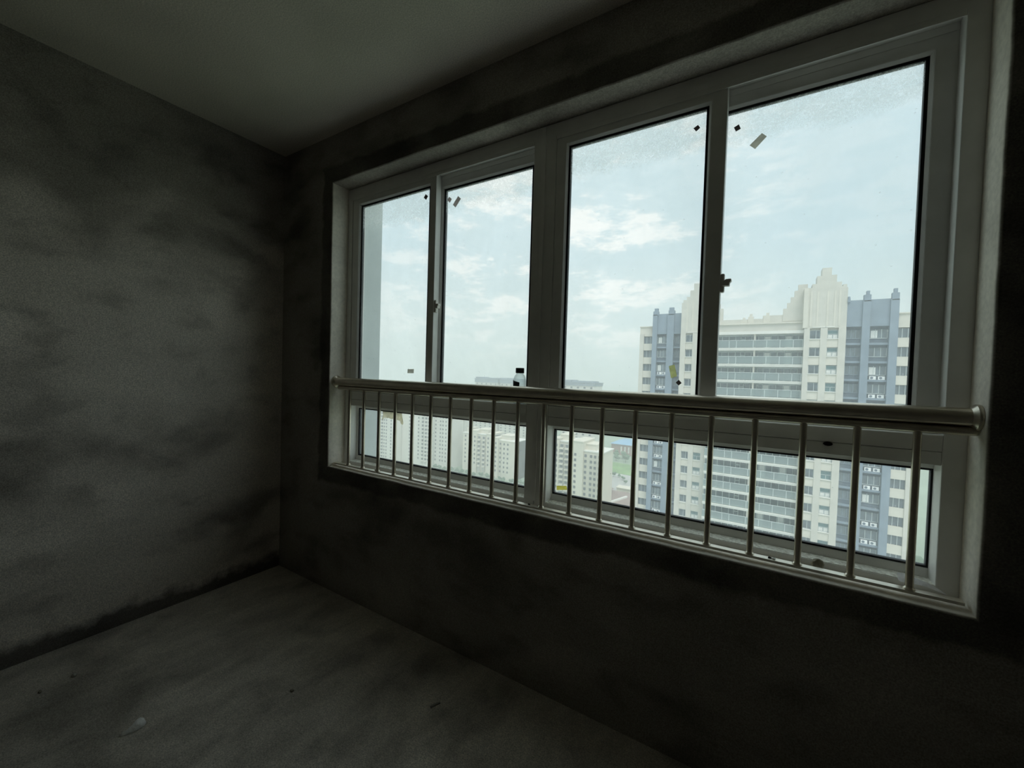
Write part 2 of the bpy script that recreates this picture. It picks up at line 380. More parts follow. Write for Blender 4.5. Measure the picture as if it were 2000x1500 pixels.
# ------------------------------------------------------------------ the two window units
def window_unit(name, label, x0, x1, bl, br, sash_l, sash_r, low, gl_l, gl_r):
    root = empty(name, ((x0 + x1) / 2, 0.16, OPZ0)); tag(root, label, kind='structure')
    inv = Matrix.Translation(-root.location)
    def part(mb, pname, mat, parent=None, bevel=0.0):
        o = mb.build(pname, mat, parent or root, bevel)
        if parent is None: o.matrix_parent_inverse = inv
        return o
    F0, F1 = 0.115, 0.215
    # fixed frame: jambs, head, foot and the double transom
    fr = MB()
    fr.ring((x0, x1, 0.760, 2.512), (x0 + bl, x1 - br, 0.790, 2.455), F0, F1)
    o = part(fr, 'frame', 'pvc', bevel=0.003)
    part(MB().box(x0 + bl, x1 - br, F0, F1, 1.187, 1.236), 'transom', 'pvc', bevel=0.003)
    part(MB().box(x0 + bl, x1 - br, F0 + 0.003, F1, 1.146, 1.1855), 'lower_transom', 'pvc', bevel=0.002)
    part(MB().box(x0 + bl, x1 - br, 0.1628, 0.1647, 2.432, 2.458).box(x0 + bl, x1 - br, 0.1155, 0.1195, 2.438, 2.458), 'head_track', 'pvc', bevel=0.001)
    part(MB().box(x0 + bl, x1 - br, 0.1628, 0.1647, 1.232, 1.246), 'sill_track', 'pvc_dirty', bevel=0.001)
    part(MB().box(x0 + bl, x1 - br, 0.118, 0.172, 0.789, 0.7915), 'ledge_grit', 'grit')
    # sliding sashes: the left one rides the inner track
    for (sx0, sx1, gx0, gx1, yf, gt, gb, gmat, nm) in (sash_l + (0.120, 2.392, 1.300, gl_l, 'L'), sash_r + (0.165, 2.378, 1.295, gl_r, 'R')):
        z0, z1 = (1.237, 2.462)
        b = 0.016; gw = 0.009  # gasket widened so its black also paints the shaded rebate
        s_ = MB().ring((sx0, sx1, z0, z1), (gx0 - b, gx1 + b, gb - b, gt + b), yf, yf + 0.0425)
        so = part(s_, 'sash', 'pvc', bevel=0.003)
        def sub(mb, pname, mat, bevel=0.0):
            q = mb.build(pname, mat, so, bevel); return q
        sub(MB().ring((gx0 - b, gx1 + b, gb - b, gt + b), (gx0 - gw, gx1 + gw, gb - gw, gt + gw), yf + 0.002, yf + 0.036, yf + 0.009), 'glazing_bead', 'pvc')
        sub(MB().ring((gx0 - gw, gx1 + gw, gb - gw, gt + gw), (gx0, gx1, gb, gt), yf + 0.012, yf + 0.030), 'gasket', 'gasket')
        sub(MB().box(gx0, gx1, yf + 0.016, yf + 0.021, gb, gt), 'pane', gmat)
        if nm == 'L':      # crescent latch on the edge of the meeting stile
            lx, lz = sx1, 1.735
            lb = MB().box(lx - 0.001, lx + 0.013, yf + 0.004, yf + 0.024, lz - 0.034, lz + 0.034)
            sub(lb, 'latch', 'latch_metal', 0.004)
            hk = MB().extrude([(lx + 0.006, lz - 0.012), (lx + 0.030, lz - 0.013), (lx + 0.031, lz - 0.002), (lx + 0.036, lz + 0.004), (lx + 0.035, lz + 0.012), (lx + 0.018, lz + 0.012), (lx + 0.006, lz + 0.002)], yf - 0.003, yf + 0.020)
            sub(hk, 'latch_hook', 'latch_metal', 0.002)
    # fixed lower light
    gx0, gx1, gz0, gz1 = low; b = 0.026
    bd = MB().ring((gx0 - 0.036, gx1 + 0.026, gz0 - 0.034, gz1 + 0.027), (gx0 - 0.006, gx1 + 0.006, gz0 - 0.006, gz1 + 0.006), 0.173, 0.205, 0.180)
    bo = part(bd, 'lower_bead', 'pvc', bevel=0.002)
    g = MB().ring((gx0 - 0.006, gx1 + 0.006, gz0 - 0.006, gz1 + 0.006), (gx0, gx1, gz0, gz1), 0.181, 0.200).build('gasket', 'gasket', bo)
    MB().box(gx0, gx1, 0.187, 0.192, gz0, gz1).build('pane', 'glass_lower', bo)
    return root

w1 = window_unit('window_1', 'left white plastic window unit with two sliding sashes over a fixed pane', 0.524, 1.922, 0.042, 0.052,
            (0.567, 1.263, 0.640, 1.203), (1.219, 1.876, 1.282, 1.829), (0.587, 1.905, 0.824, 1.120), 'glass_upper_dusty', 'glass_upper')
w2 = window_unit('window_2', 'right white plastic window unit with two sliding sashes over a fixed pane', 1.924, 3.323, 0.060, 0.052,
            (1.984, 2.668, 2.048, 2.597), (2.612, 3.274, 2.662, 3.203), (1.993, 3.266, 0.824, 1.120), 'glass_upper', 'glass_upper')
# weep hole in the right transom
hole = MB().lathe([(0.0125, 0.0), (0.0125, 0.0035), (0.009, 0.0045)], 18, 'Y').build('weep_hole', 'hole_black', w2)
hole.location = Vector((3.004, 0.1125, 1.181)) - w2.location; hole.scale = (1, 1, 0.55)
# cover strip over the joint between the two units
tag(MB().box(1.912, 1.934, 0.1075, 0.1145, 0.79, 2.506).build('trim_1', 'pvc', bevel=0.002), 'narrow plastic cover strip between the two window units', kind='structure')

# ------------------------------------------------------------------ safety railing
rail = empty('window_railing', (1.92, 0.05, 0.776))
tag(rail, 'stainless steel guard railing with round handrail and thin bars across the window', 'railing')
def rpart(mb, nm, mat, smooth=True, bevel=0):
    me = mb.mesh(nm, mat)
    if smooth: auto_smooth(me, 35)
    o = link(nm, me, rail, bevel); o.matrix_parent_inverse = Matrix.Translation(-rail.location); return o
rpart(MB().lathe([(0.0255, OPX0 + 0.004), (0.0255, OPX1 - 0.004)], 32, 'X', (0, 0.05, 1.2965)), 'handrail', 'steel')
rpart(MB().lathe([(0.0125, OPX0 + 0.03), (0.0125, OPX1 - 0.004)], 20, 'X', (0, 0.05, 1.2585)), 'lower_rail', 'steel')
rpart(MB().box(OPX0 + 0.006, OPX1 - 0.010, 0.036, 0.064, 0.7795, 0.7885), 'base_bar', 'steel_matt', False, 0.0015)
for side, sx in ((1, OPX0), (-1, OPX1)):
    pr = [(0.036, 0.0), (0.037, 0.004), (0.036, 0.009), (0.030, 0.014), (0.0256, 0.018)]
    mb = MB().lathe([(r, sx + side * (h + 0.0005)) for r, h in pr], 32, 'X', (0, 0.05, 1.2965)); rpart(mb, 'wall_flange', 'steel')
bal = MB().lathe([(0.0135, 0.0), (0.0135, 0.003), (0.0098, 0.008), (0.0098, 0.463)], 18, 'Z')
bme = bal.mesh('baluster', 'steel'); auto_smooth(bme, 35)
for k in range(20):
    o = link('baluster', bme, rail, loc=Vector((0.660 + k * 0.1337, 0.05, 0.7885)) - rail.location)

# ------------------------------------------------------------------ bottle in the sash track
bt = empty('plastic_bottle', (1.818, 0.1325, 1.2365)); tag(bt, 'clear plastic drink bottle with black cap standing in the window track', 'bottle')
prof = [(0.022, 0.004), (0.028, 0.0), (0.0305, 0.006), (0.0305, 0.040), (0.0295, 0.044), (0.0305, 0.048), (0.0305, 0.112), (0.0292, 0.121), (0.025, 0.132), (0.019, 0.140), (0.0165, 0.143), (0.0165, 0.150)]
o = MB().lathe(prof, 32, 'Z', caps=False).build('body', 'bottle_plastic', bt, smooth=True)
me = MB().lathe([(0.0195, 0.145), (0.0205, 0.147), (0.0205, 0.168), (0.0190, 0.1705), (0.010, 0.171)], 32).mesh('cap', 'cap_black'); auto_smooth(me, 30); link('cap', me, bt)
# wrap label covering half of the waist, cut on a slant
lb = MB(); n = 22; pts = []; fs = []
for k in range(n + 1):
    a = math.radians(198 + 102 * k / n)
    top = 0.114 - 0.012 * k / n
    for z in (0.030, top): pts.append((0.0312 * math.cos(a), 0.0312 * math.sin(a), z))
for k in range(n): fs.append((2 * k, 2 * k + 2, 2 * k + 3, 2 * k + 1))
lo = lb.poly(pts, fs).build('bottle_label', 'label_dark', bt, smooth=True)
md = lo.modifiers.new('thick', 'SOLIDIFY'); md.thickness = 0.0004; md.offset = 1

# ------------------------------------------------------------------ stickers and tape on the panes
def flat(name, mat, pts, y, label, cat, th=0.0006):
    """piece of paper on the room side of a pane"""
    cx = sum(p[0] for p in pts) / len(pts); cz = sum(p[1] for p in pts) / len(pts)
    o = MB().extrude([(x - cx, z - cz) for x, z in pts], -th, 0.0).build(name, mat); o.location = (cx, y, cz)
    return tag(o, label, cat)
GI, GO = 0.1358, 0.1808      # room-side glass planes of the inner and outer sashes
flat('sticker', 'sticker_dark', [(1.170, 2.366), (1.188, 2.351), (1.174, 2.333), (1.156, 2.349)], GI, 'dark diamond sticker at the top right corner of the leftmost pane', 'sticker')
flat('sticker', 'sticker_grey', [(1.303, 2.342), (1.322, 2.326), (1.309, 2.308), (1.290, 2.326)], GO, 'small grey diamond sticker at the top left of the second pane', 'sticker')
flat('sticker', 'sticker_grey', [(1.366, 2.333), (1.386, 2.315), (1.350, 2.275), (1.331, 2.293)], GO, 'tilted grey rectangular sticker near the top of the second pane', 'sticker')
flat('sticker', 'sticker_dark', [(2.568, 2.343), (2.576, 2.330), (2.562, 2.320), (2.552, 2.335)], GI, 'dark diamond sticker at the top right corner of the third pane', 'sticker')
flat('sticker', 'sticker_dark', [(2.702, 2.330), (2.709, 2.312), (2.693, 2.306), (2.686, 2.323)], GO, 'dark diamond sticker at the top left corner of the rightmost pane', 'sticker')
flat('sticker', 'sticker_pale', [(2.777, 2.277), (2.793, 2.261), (2.758, 2.225), (2.740, 2.243)], GO, 'tilted pale rectangular sticker near the top of the rightmost pane', 'sticker')
flat('sticker', 'sticker_pale', [(1.062, 1.386), (1.112, 1.388), (1.110, 1.364), (1.061, 1.363)], GI, 'small pale sticker above the handrail on the leftmost pane', 'sticker')
flat('sticker', 'sticker_green', [(2.497, 1.427), (2.518, 1.433), (2.529, 1.388), (2.507, 1.379)], GI, 'yellowish rectangular sticker low on the third pane', 'sticker')
flat('sticker', 'sticker_dark', [(2.536, 1.374), (2.547, 1.362), (2.536, 1.352), (2.525, 1.363)], GI, 'dark diamond sticker low on the third pane above the handrail', 'sticker')
flat('yellow_tape', 'tape_yellow', [(2.006, 0.857), (2.056, 0.865), (2.061, 0.847), (2.007, 0.837)], 0.1868, 'short strip of yellow tape low in the left corner of the right fixed pane', 'tape')
flat('torn_tape', 'tape_old', [(0.800, 1.119), (0.806, 1.098), (0.797, 1.074), (0.806, 1.062), (0.811, 1.086), (0.826, 1.074), (0.832, 1.090), (0.838, 1.078), (0.850, 1.083), (0.884, 1.077), (0.905, 1.084), (0.940, 1.074), (0.955, 1.073),
     (0.963, 1.056), (0.978, 1.050), (0.984, 1.062), (0.968, 1.119)], 0.1868, 'torn yellowed tape hanging at the top of the left fixed pane', 'tape')

# ------------------------------------------------------------------ litter on the sill
def paper_strip():
    """a torn strip of thin white paper standing on edge behind the base bar and sinking to a point"""
    path = [(3.180, 0.082), (3.192, 0.079), (3.206, 0.084), (3.224, 0.090), (3.242, 0.086), (3.256, 0.076), (3.268, 0.066), (3.280, 0.053)]
    hgt = [0.032, 0.034, 0.026, 0.020, 0.017, 0.014, 0.009, 0.001]
    pts = []; fs = []
    for (x, y), h in zip(path, hgt):
        pts += [(x + 0.1 * h, y, 0.792), (x, y - 0.1 * h, 0.792 + h * 0.55), (x - 0.1 * h, y - 0.35 * h, 0.792 + h)]
    for k in range(len(path) - 1):
        for j in (0, 1): fs.append((3 * k + j, 3 * k + 3 + j, 3 * k + 4 + j, 3 * k + 1 + j))
    cx, cy, cz = 3.23, 0.08, 0.79
    o = MB().poly([(x - cx, y - cy, z - cz) for x, y, z in pts], fs).build('paper_strip', 'paper_white', smooth=True); o.location = (cx, cy, cz)
    md = o.modifiers.new('thick', 'SOLIDIFY'); md.thickness = 0.0018; sd = o.modifiers.new('sub', 'SUBSURF'); sd.levels = 1; sd.render_levels = 2
    return o
tag(paper_strip(), 'torn white paper strip in the right corner of the sill', 'paper')

def lump(name, mat, loc, size, label, cat, seed, rough=0.35, rz=0.0, sub=3):
    bm = bmesh.new(); bmesh.ops.create_icosphere(bm, subdivisions=sub, radius=1.0)
    for v in bm.verts:
        d = v.co.normalized(); k = 1 + rough * noise.noise(d * 1.7 + Vector((seed, seed * .3, 0))) + rough * .45 * noise.noise(d * 4 + Vector((0, seed, 2)))
        v.co = Vector((d.x * size[0] * k, d.y * size[1] * k, d.z * size[2] * k))
    zmin = min(v.co.z for v in bm.verts)
    for v in bm.verts: v.co.z = max(v.co.z, zmin * 0.75) - zmin * 0.75
    me = bpy.data.meshes.new(name); bm.to_mesh(me); bm.free(); me.materials.append(MATS[mat])
    for p in me.polygons: p.use_smooth = True
    o = link(name, me, loc=loc); o.rotation_euler.z = rz
    return tag(o, label, cat)
def plaster_chip():
    """flattened drumstick of dried plaster: broad lobe with a crooked tail"""
    prof = [(-0.034, 0.004, 0.006, 0.003), (-0.026, 0.003, 0.008, 0.006), (-0.014, 0.0, 0.009, 0.008), (-0.002, -0.001, 0.013, 0.012), (0.012, 0.001, 0.018, 0.017), (0.024, 0.003, 0.019, 0.018), (0.033, 0.004, 0.013, 0.013), (0.037, 0.004, 0.003, 0.005)]
    pts = []; fs = []; n = 14
    for x, yo, wy, hz in prof:
        for k in range(n):
            a = 2 * math.pi * k / n; j = 1 + 0.14 * noise.noise(Vector((x * 90, math.cos(a) * 2, math.sin(a) * 2)))
            pts.append((x + 0.002 * math.sin(3 * a), yo + wy * math.cos(a) * j, max(0.0, hz * 0.75 + hz * 1.05 * math.sin(a) * j)))
    for L in range(len(prof) - 1):
        for k in range(n): fs.append((L * n + k, L * n + (k + 1) % n, (L + 1) * n + (k + 1) % n, (L + 1) * n + k))
    fs += [tuple(range(n)), tuple((len(prof) - 1) * n + k for k in range(n))]
    o = MB().poly(pts, fs).build('plaster_chip', 'plaster_bit', smooth=True); o.location = (0.860, -1.012, 0.0); o.rotation_euler.z = math.radians(84)
    return o
tag(plaster_chip(), 'whitish plaster chip lying alone on the cement floor', 'debris')
o = MB().extrude([(-0.022, 0), (0.022, 0), (0.020, 0.006), (-0.021, 0.007)], -0.004, 0.004).build('wood_splinter', 'wood_bit', bevel=0.001); o.location = (1.716, -0.298, 0.0); o.rotation_euler.z = math.radians(68)
tag(o, 'thin pale wood splinter on the floor below the window', 'debris')
lump('mortar_crumb', 'wood_bit', (0.306, -1.053, 0.0), (0.012, 0.008, 0.007), 'small mortar crumb on the floor nearest the stained left wall', 'debris', 3.1)
lump('mortar_crumb', 'leaf_brown', (0.318, -1.154, 0.0), (0.010, 0.005, 0.004), 'dark mortar crumb on the floor at the left edge of the view', 'debris', 5.2)
lump('mortar_crumb', 'leaf_brown', (1.161, -0.580, 0.0), (0.009, 0.006, 0.004), 'dark mortar crumb in the middle of the cement floor', 'debris', 7.7)
lump('sill_crumb', 'cap_black', (2.858, 0.050, 0.7885), (0.006, 0.004, 0.003), 'black crumb on the base bar under the right window', 'debris', 1.4, sub=2)
lump('sill_crumb', 'plaster_bit', (2.869, 0.047, 0.7885), (0.006, 0.004, 0.003), 'pale crumb on the base bar under the right window', 'debris', 2.4, sub=2)
lump('sill_crumb', 'cap_black', (1.936, 0.050, 0.7885), (0.006, 0.004, 0.003), 'black crumb on the base bar at the window joint', 'debris', 4.4, sub=2)
lump('sill_crumb', 'leaf_brown', (0.905, 0.052, 0.7885), (0.006, 0.004, 0.003), 'brown crumb on the base bar under the left window', 'debris', 6.4, sub=2)
lump('dried_leaf', 'leaf_brown', (2.990, 0.092, 0.770), (0.016, 0.012, 0.020), 'curled brown dried leaf behind the base bar', 'leaf', 8.8)

# ------------------------------------------------------------------ outdoors: ground
GZ = -75.0
tag(MB().box(-2200, 1400, 30, 3200, GZ - 1, GZ).build('ground_outside', 'earth'), 'hazy green city ground far below the window', kind='structure')
def slabz(name, mat, pts, z0, z1, label, kind=None, cat=None):
    n = len(pts); P = [(x, y, z0) for x, y in pts] + [(x, y, z1) for x, y in pts]
    fs = [tuple(range(n)), tuple(range(n, 2 * n))] + [(k, (k + 1) % n, (k + 1) % n + n, k + n) for k in range(n)]
    return tag(MB().poly(P, fs).build(name, mat), label, cat, kind=kind)
slabz('car_park', 'asphalt', [(-125, 268), (-40, 262), (-52, 312), (-140, 322)], GZ, GZ + 0.15, 'pale paved yard beyond the brown roofs', 'structure')
slabz('lawn', 'lawn_green', [(-150, 324), (-55, 314), (-60, 352), (-165, 362)], GZ, GZ + 0.2, 'bright green lawn in front of the red building', 'structure')
slabz('lawn', 'lawn_green', [(-215, 280), (-160, 280), (-190, 350), (-250, 350)], GZ, GZ + 0.2, 'green lawn right of the cream towers', 'structure')
slabz('road', 'slab_white', [(-215, 275), (-120, 275), (-120, 279), (-215, 279)], GZ, GZ + 0.25, 'thin pale road crossing the green ground', 'structure')

# ------------------------------------------------------------------ outdoors: the big apartment block opposite
FH, NF, ZT = 2.87, 14, 10.0
tower = empty('apartment_block', (0.0, 83.0, GZ))
tag(tower, 'cream and blue-grey apartment block with stepped gables opposite the window', 'building')
TI = Matrix.Translation(-tower.location)
def tp(mb, nm, mat, parent=None):
    o = mb.build(nm, mat, parent or tower)
    if parent is None: o.matrix_parent_inverse = TI
    return o
def rep(mb, nm, mat, floors=range(NF), parents=None):
    """one shared mesh per floor; returns the parts"""
    me = mb.mesh(nm, mat); out = []
    for k in floors:
        o = link(nm, me, parents[k] if parents else tower)
        if not parents: o.matrix_parent_inverse = TI; o.location = (0, 0, -FH * k)
        out.append(o)
    return out
m, nt, out = new_mat('balcony_glass')
a = nt.node('ShaderNodeBsdfTransparent', i_0=(0.80, 0.90, 0.88, 1)); b_ = nt.node('ShaderNodeBsdfPrincipled', i_0=(0.40, 0.46, 0.47, 1)); b_.inputs['Roughness'].default_value = 0.25
nt.l.new(nt.node('ShaderNodeMixShader', i_0=0.42, i_1=a.outputs[0], i_2=b_.outputs[0]).outputs[0], out.inputs[0])

def gable_bay(px, y, steps, wins, pitch):
    """cream bay: three piers, two window columns and the stepped gable above"""
    x0, x1 = px[0], px[-1]
    tp(MB().box(x0 + .05, x1 - .05, y + .45, y + 13, GZ, 10.4), 'bay_core', 'stone_cream')
    for a, b in ((px[0], wins[0][0]), (wins[0][1], wins[1][0]), (wins[1][1], px[1])):
        tp(MB().box(a, b, y - .12, y + .6, GZ, 10.35), 'pier', 'stone_cream')
        zs = [10.35 - FH * k - 2.35 for k in range(NF)]
    g = tp(MB().extrude(steps, y, y + 2.2), 'stepped_gable', 'stone_cream')
    for fx in pitch: MB().box(fx - .13, fx + .13, y - .045, y + .05, 10.6, 16.3).build('flute', 'stone_panel', g)
    xm0, xm1 = wins[0][0] + .3, wins[1][1] - .5
    MB().box(xm0, xm1, y - .14, y + .02, 10.42, 10.56).build('string_course', 'slab_white', g)
    for c, (a, b) in enumerate(wins):
        rep(MB().box(a, b, y, y + .55, ZT - FH + .06, ZT - 1.50), 'spandrel', 'stone_panel')
        rep(MB().box(a - .05, b + .05, y - .16, y + .2, ZT - 1.50, ZT - 1.40), 'window_sill', 'slab_white')
        ws = rep(MB().box(a, b, y + .30, y + .42, ZT - 1.40, ZT), 'window', 'pane_teal' if c else 'pane_far')
        fr = MB().ring((a, b, ZT - 1.40, ZT), (a + .07, b - .07, ZT - 1.33, ZT - .07), y + .22, y + .31)
        mx = (a + b) / 2
        if c: fr.box(mx - .04, mx + .04, y + .23, y + .31, ZT - 1.40, ZT - .62).box(a, b, y + .23, y + .31, ZT - .70, ZT - .62)
        else: fr.box(mx + .12, mx + .19, y + .23, y + .31, ZT - 1.40, ZT)
        rep(fr, 'window_frame', 'frame_far', parents=ws)
        if c:
            bl = MB().box(a + .10, mx - .07, y + .26, y + .29, ZT - 1.32, ZT - .76).box(mx + .07, b - .10, y + .26, y + .29, ZT - 1.32, ZT - .76)
            rep(bl, 'blind', 'blind_far', [k for k in range(NF) if k % 5 != 3], parents=ws)
E_y, C_y, D_y = 82.0, 85.0, 82.6
gable_bay((8.09, 13.55), E_y, [(8.09, 10.35), (13.55, 10.35), (13.55, 16.75), (13.40, 16.75), (13.40, 17.25), (12.90, 17.25), (12.90, 17.0), (12.74, 17.0), (12.74, 17.7), (12.07, 17.7), (12.07, 18.88), (11.38, 18.88), (11.38, 20.1), (10.14, 20.1),
     (10.14, 18.85), (9.50, 18.85), (9.50, 17.6), (8.90, 17.6), (8.90, 17.0), (8.09, 17.0)], ((8.84, 10.28), (11.18, 12.60)), (8.87, 9.75, 11.05, 12.0, 12.6))
gable_bay((-11.68, -6.25), C_y, [(-11.68, 10.35), (-6.25, 10.35), (-6.25, 16.7), (-6.98, 16.7), (-6.98, 17.5), (-7.65, 17.5), (-7.65, 18.7), (-8.34, 18.7), (-8.34, 19.95), (-9.58, 19.95), (-9.58, 18.66), (-10.22, 18.66), (-10.22, 17.45), (-10.82, 17.45),
     (-10.82, 16.86), (-11.42, 16.86), (-11.42, 16.36), (-11.68, 16.36)], ((-10.74, -9.46), (-8.57, -7.22)), (-10.6, -9.6, -8.4, -7.3))
# the lower stepped walls that tie each gable back to the middle roof
tp(MB().extrude([(5.06, 11.8), (8.39, 11.8), (8.39, 17.95), (7.08, 17.95), (7.08, 16.95), (6.60, 16.95), (6.60, 15.9), (6.10, 15.9), (6.10, 14.95), (5.60, 14.95), (5.60, 14.0), (5.06, 14.0)], 83.4, 84.4), 'stepped_side_wall', 'stone_cream')
tp(MB().extrude([(-6.6, 11.8), (-4.40, 11.8), (-4.40, 14.9), (-4.9, 14.9), (-4.9, 15.8), (-5.5, 15.8), (-5.5, 16.9), (-6.6, 16.9)], 85.6, 86.6), 'stepped_side_wall', 'stone_cream')
tp(MB().extrude([(7.86, 10.4), (8.50, 10.4), (8.50, 17.0), (7.86, 17.0)], 81.80, 83.4), 'pier_head', 'stone_panel')

# middle: stacked balconies
bx0, bx1 = -6.3, 8.12
tp(MB().box(bx0, bx1, 84.6, 96, GZ, 12.2), 'middle_core', 'stone_cream')
tp(MB().box(bx0, bx1, 82.5, 85, 9.64, 10.15), 'cornice', 'slab_white')
tp(MB().box(bx0, bx1, 82.9, 85, 10.15, 11.40), 'fascia', 'stone_cream')
tp(MB().box(bx0, bx1, 82.6, 85, 11.40, 11.62), 'cornice', 'stone_panel')
tp(MB().box(bx0, 2.1, 83.5, 85.2, 11.62, 12.42).box(2.1, 8.0, 83.5, 85.2, 11.62, 12.95), 'parapet', 'stone_cream')
for a, b, s0, s1, zt in ((0.05, 0.50, -0.16, 0.72, 13.35), (2.60, 3.05, 2.20, 3.2, 13.45), (-1.0, -0.6, -1.3, -0.3, 12.75)):
    tp(MB().box(a, b, 83.55, 84.2, 12.3, zt).box(s0, s1, 83.4, 84.4, 11.7, zt - .5), 'chimney_pot', 'stone_panel')
rep(MB().box(bx0, bx1, 82.5, 85, 6.78, 7.20).box(bx0, bx1, 82.42, 82.6, 7.05, 7.24), 'balcony_slab', 'slab_white')
rep(MB().box(bx0, bx1, 82.62, 82.66, 7.32, 8.50), 'balcony_glass', 'balcony_glass')
rl = MB().box(bx0, bx1, 82.58, 82.68, 8.52, 8.62)
for px_ in (-5.2, -2.93, -1.78, 0.83, 2.85, 4.8, 6.70, 8.0): rl.box(px_ - .05, px_ + .05, 82.58, 82.68, 7.20, 8.60)
rep(rl, 'balcony_rail', 'frame_far')
bw = rep(MB().box(bx0, bx1, 84.35, 84.62, 7.20, 9.64), 'balcony_window', 'pane_far')
fm = MB().box(bx0, bx1, 84.24, 84.36, 9.40, 9.64)
for px_ in (-4.2, -3.1, -2.0, -1.15, -0.45, 0.55, 1.6, 2.5, 3.5, 4.5, 5.6, 6.6, 7.5): fm.box(px_ - .06, px_ + .06, 84.24, 84.36, 7.20, 9.5)
fm.box(-1.15, -0.45, 84.24, 84.36, 8.75, 8.9)
rep(fm, 'window_frame', 'frame_far', parents=bw)
rep(MB().box(2.6, 3.4, 84.22, 84.34, 7.3, 9.3).box(5.7, 6.5, 84.22, 84.34, 7.3, 9.3), 'curtain', 'blind_far', [0, 1, 3, 6, 8, 11], parents=bw)
rep(MB().box(0.90, 1.18, 82.9, 84.5, 7.20, 9.64), 'balcony_divider', 'stone_panel')

def grey_bay(xa, xb, y, cols, strips, pins, lights):
    """blue-grey bay: proud strips, recessed window columns with ledges and air conditioners"""
    tp(MB().box(xa, xb, y + .9, y + 13, GZ, 14.4), 'bay_core', 'stone_grey_dark')
    tp(MB().box(xa, xb, y + .10, y + 1.5, 10.45, 14.6), 'blind_wall', 'stone_grey')
    for a, b in strips: tp(MB().box(a, b, y - .18, y + 1.0, GZ, 14.45), 'strip_pier', 'stone_grey')
    for a, b, a2, b2, z1, z2 in pins: tp(MB().box(a, b, y - .18, y + .6, 14.3, z1).box(a2, b2, y - .1, y + .5, z1 - .1, z2), 'pinnacle', 'stone_grey')
    for ci, (a, b) in enumerate(cols):
        rep(MB().box(a, b, y + .25, y + 1.2, ZT - 2.45, ZT - 2.12), 'ledge', 'stone_grey')
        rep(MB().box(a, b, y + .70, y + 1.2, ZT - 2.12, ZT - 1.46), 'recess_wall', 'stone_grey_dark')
        ws = rep(MB().box(a + .08, b - .08, y + .66, y + .95, ZT - 1.46, ZT - .02), 'window', 'pane_far')
        w_ = b - a; fr = MB()
        for t in (0.04, .34, .66, .96): fr.box(a + w_ * t - .035, a + w_ * t + .035, y + .58, y + .68, ZT - 1.46, ZT - .02)
        fr.box(a + .08, b - .08, y + .58, y + .68, ZT - 1.46, ZT - 1.38)
        rep(fr, 'window_frame', 'frame_far' if ci == lights else 'stone_grey', parents=ws)
        if ci == lights:
            sel = [k for k in range(NF) if k in (2, 3, 5, 7, 8, 10, 11, 12)]
            for t in (.12, .58):
                x = a + w_ * t
                acs = rep(MB().box(x, x + .80, y + .30, y + .62, ZT - 2.12, ZT - 1.60), 'air_conditioner', 'ac_white', sel)
                fan = MB().lathe([(.19, y + .285), (.19, y + .305)], 14, 'Y', (x + .30, 0, ZT - 1.86)).mesh('fan_grille', 'stone_grey_dark')
                for o in acs: link('fan_grille', fan, o)
            rep(MB().box(a + .25, a + w_ * .45, y + .62, y + .67, ZT - 1.34, ZT - .2), 'curtain', 'blind_far', [0, 2, 6, 9], parents=ws)
grey_bay(13.55, 19.70, 82.0, ((13.60, 15.46), (16.41, 18.72)), ((15.46, 16.41), (18.72, 19.70)),
         ((15.54, 16.40, 15.83, 16.22, 15.35, 15.95), (18.83, 19.67, 19.03, 19.45, 15.42, 16.08), (13.55, 13.9, 13.6, 13.85, 14.9, 15.2)), 1)
grey_bay(-17.45, -11.70, 86.5, ((-13.25, -11.75), (-16.53, -14.56)), ((-17.45, -16.53), (-14.56, -13.25)),
         ((-17.40, -16.35, -17.18, -16.45, 15.15, 15.75), (-14.40, -13.20, -14.28, -13.40, 15.2, 15.80)), 1)

def end_bay(xa, xb, pier, y, top):
    """end bay: corner pier with broad windows between plain cream panels"""
    tp(MB().box(xa, xb, y + .55, y + 12, GZ, top - .1), 'bay_core', 'stone_cream')
    tp(MB().box(pier[0], pier[1], y - .12, y + .8, GZ, 10.6), 'pier', 'stone_cream')
    a, b = (xa, pier[0]) if pier[0] > xa else (pier[1], xb)
    tp(MB().box(xa, xb, y + .1, y + .7, 10.15, top).box(xa - .1, xb + .1, y - .1, y + .7, top - .18, top), 'head_panel', 'stone_panel')
    rep(MB().box(a, b, y, y + .6, ZT - FH + .04, ZT - 1.42), 'spandrel', 'stone_panel')
    ws = rep(MB().box(a, b, y + .28, y + .6, ZT - 1.42, ZT), 'window', 'pane_far')
    w_ = b - a; fr = MB()
    for t in (.30, .68): fr.box(a + w_ * t - .035, a + w_ * t + .035, y + .2, y + .3, ZT - 1.42, ZT)
    rep(fr, 'window_frame', 'frame_far', parents=ws)
end_bay(19.70, 22.1, (21.45, 22.1), 82.0, 12.40)
end_bay(-20.25, -17.45, (-20.25, -19.40), 87.5, 12.25)

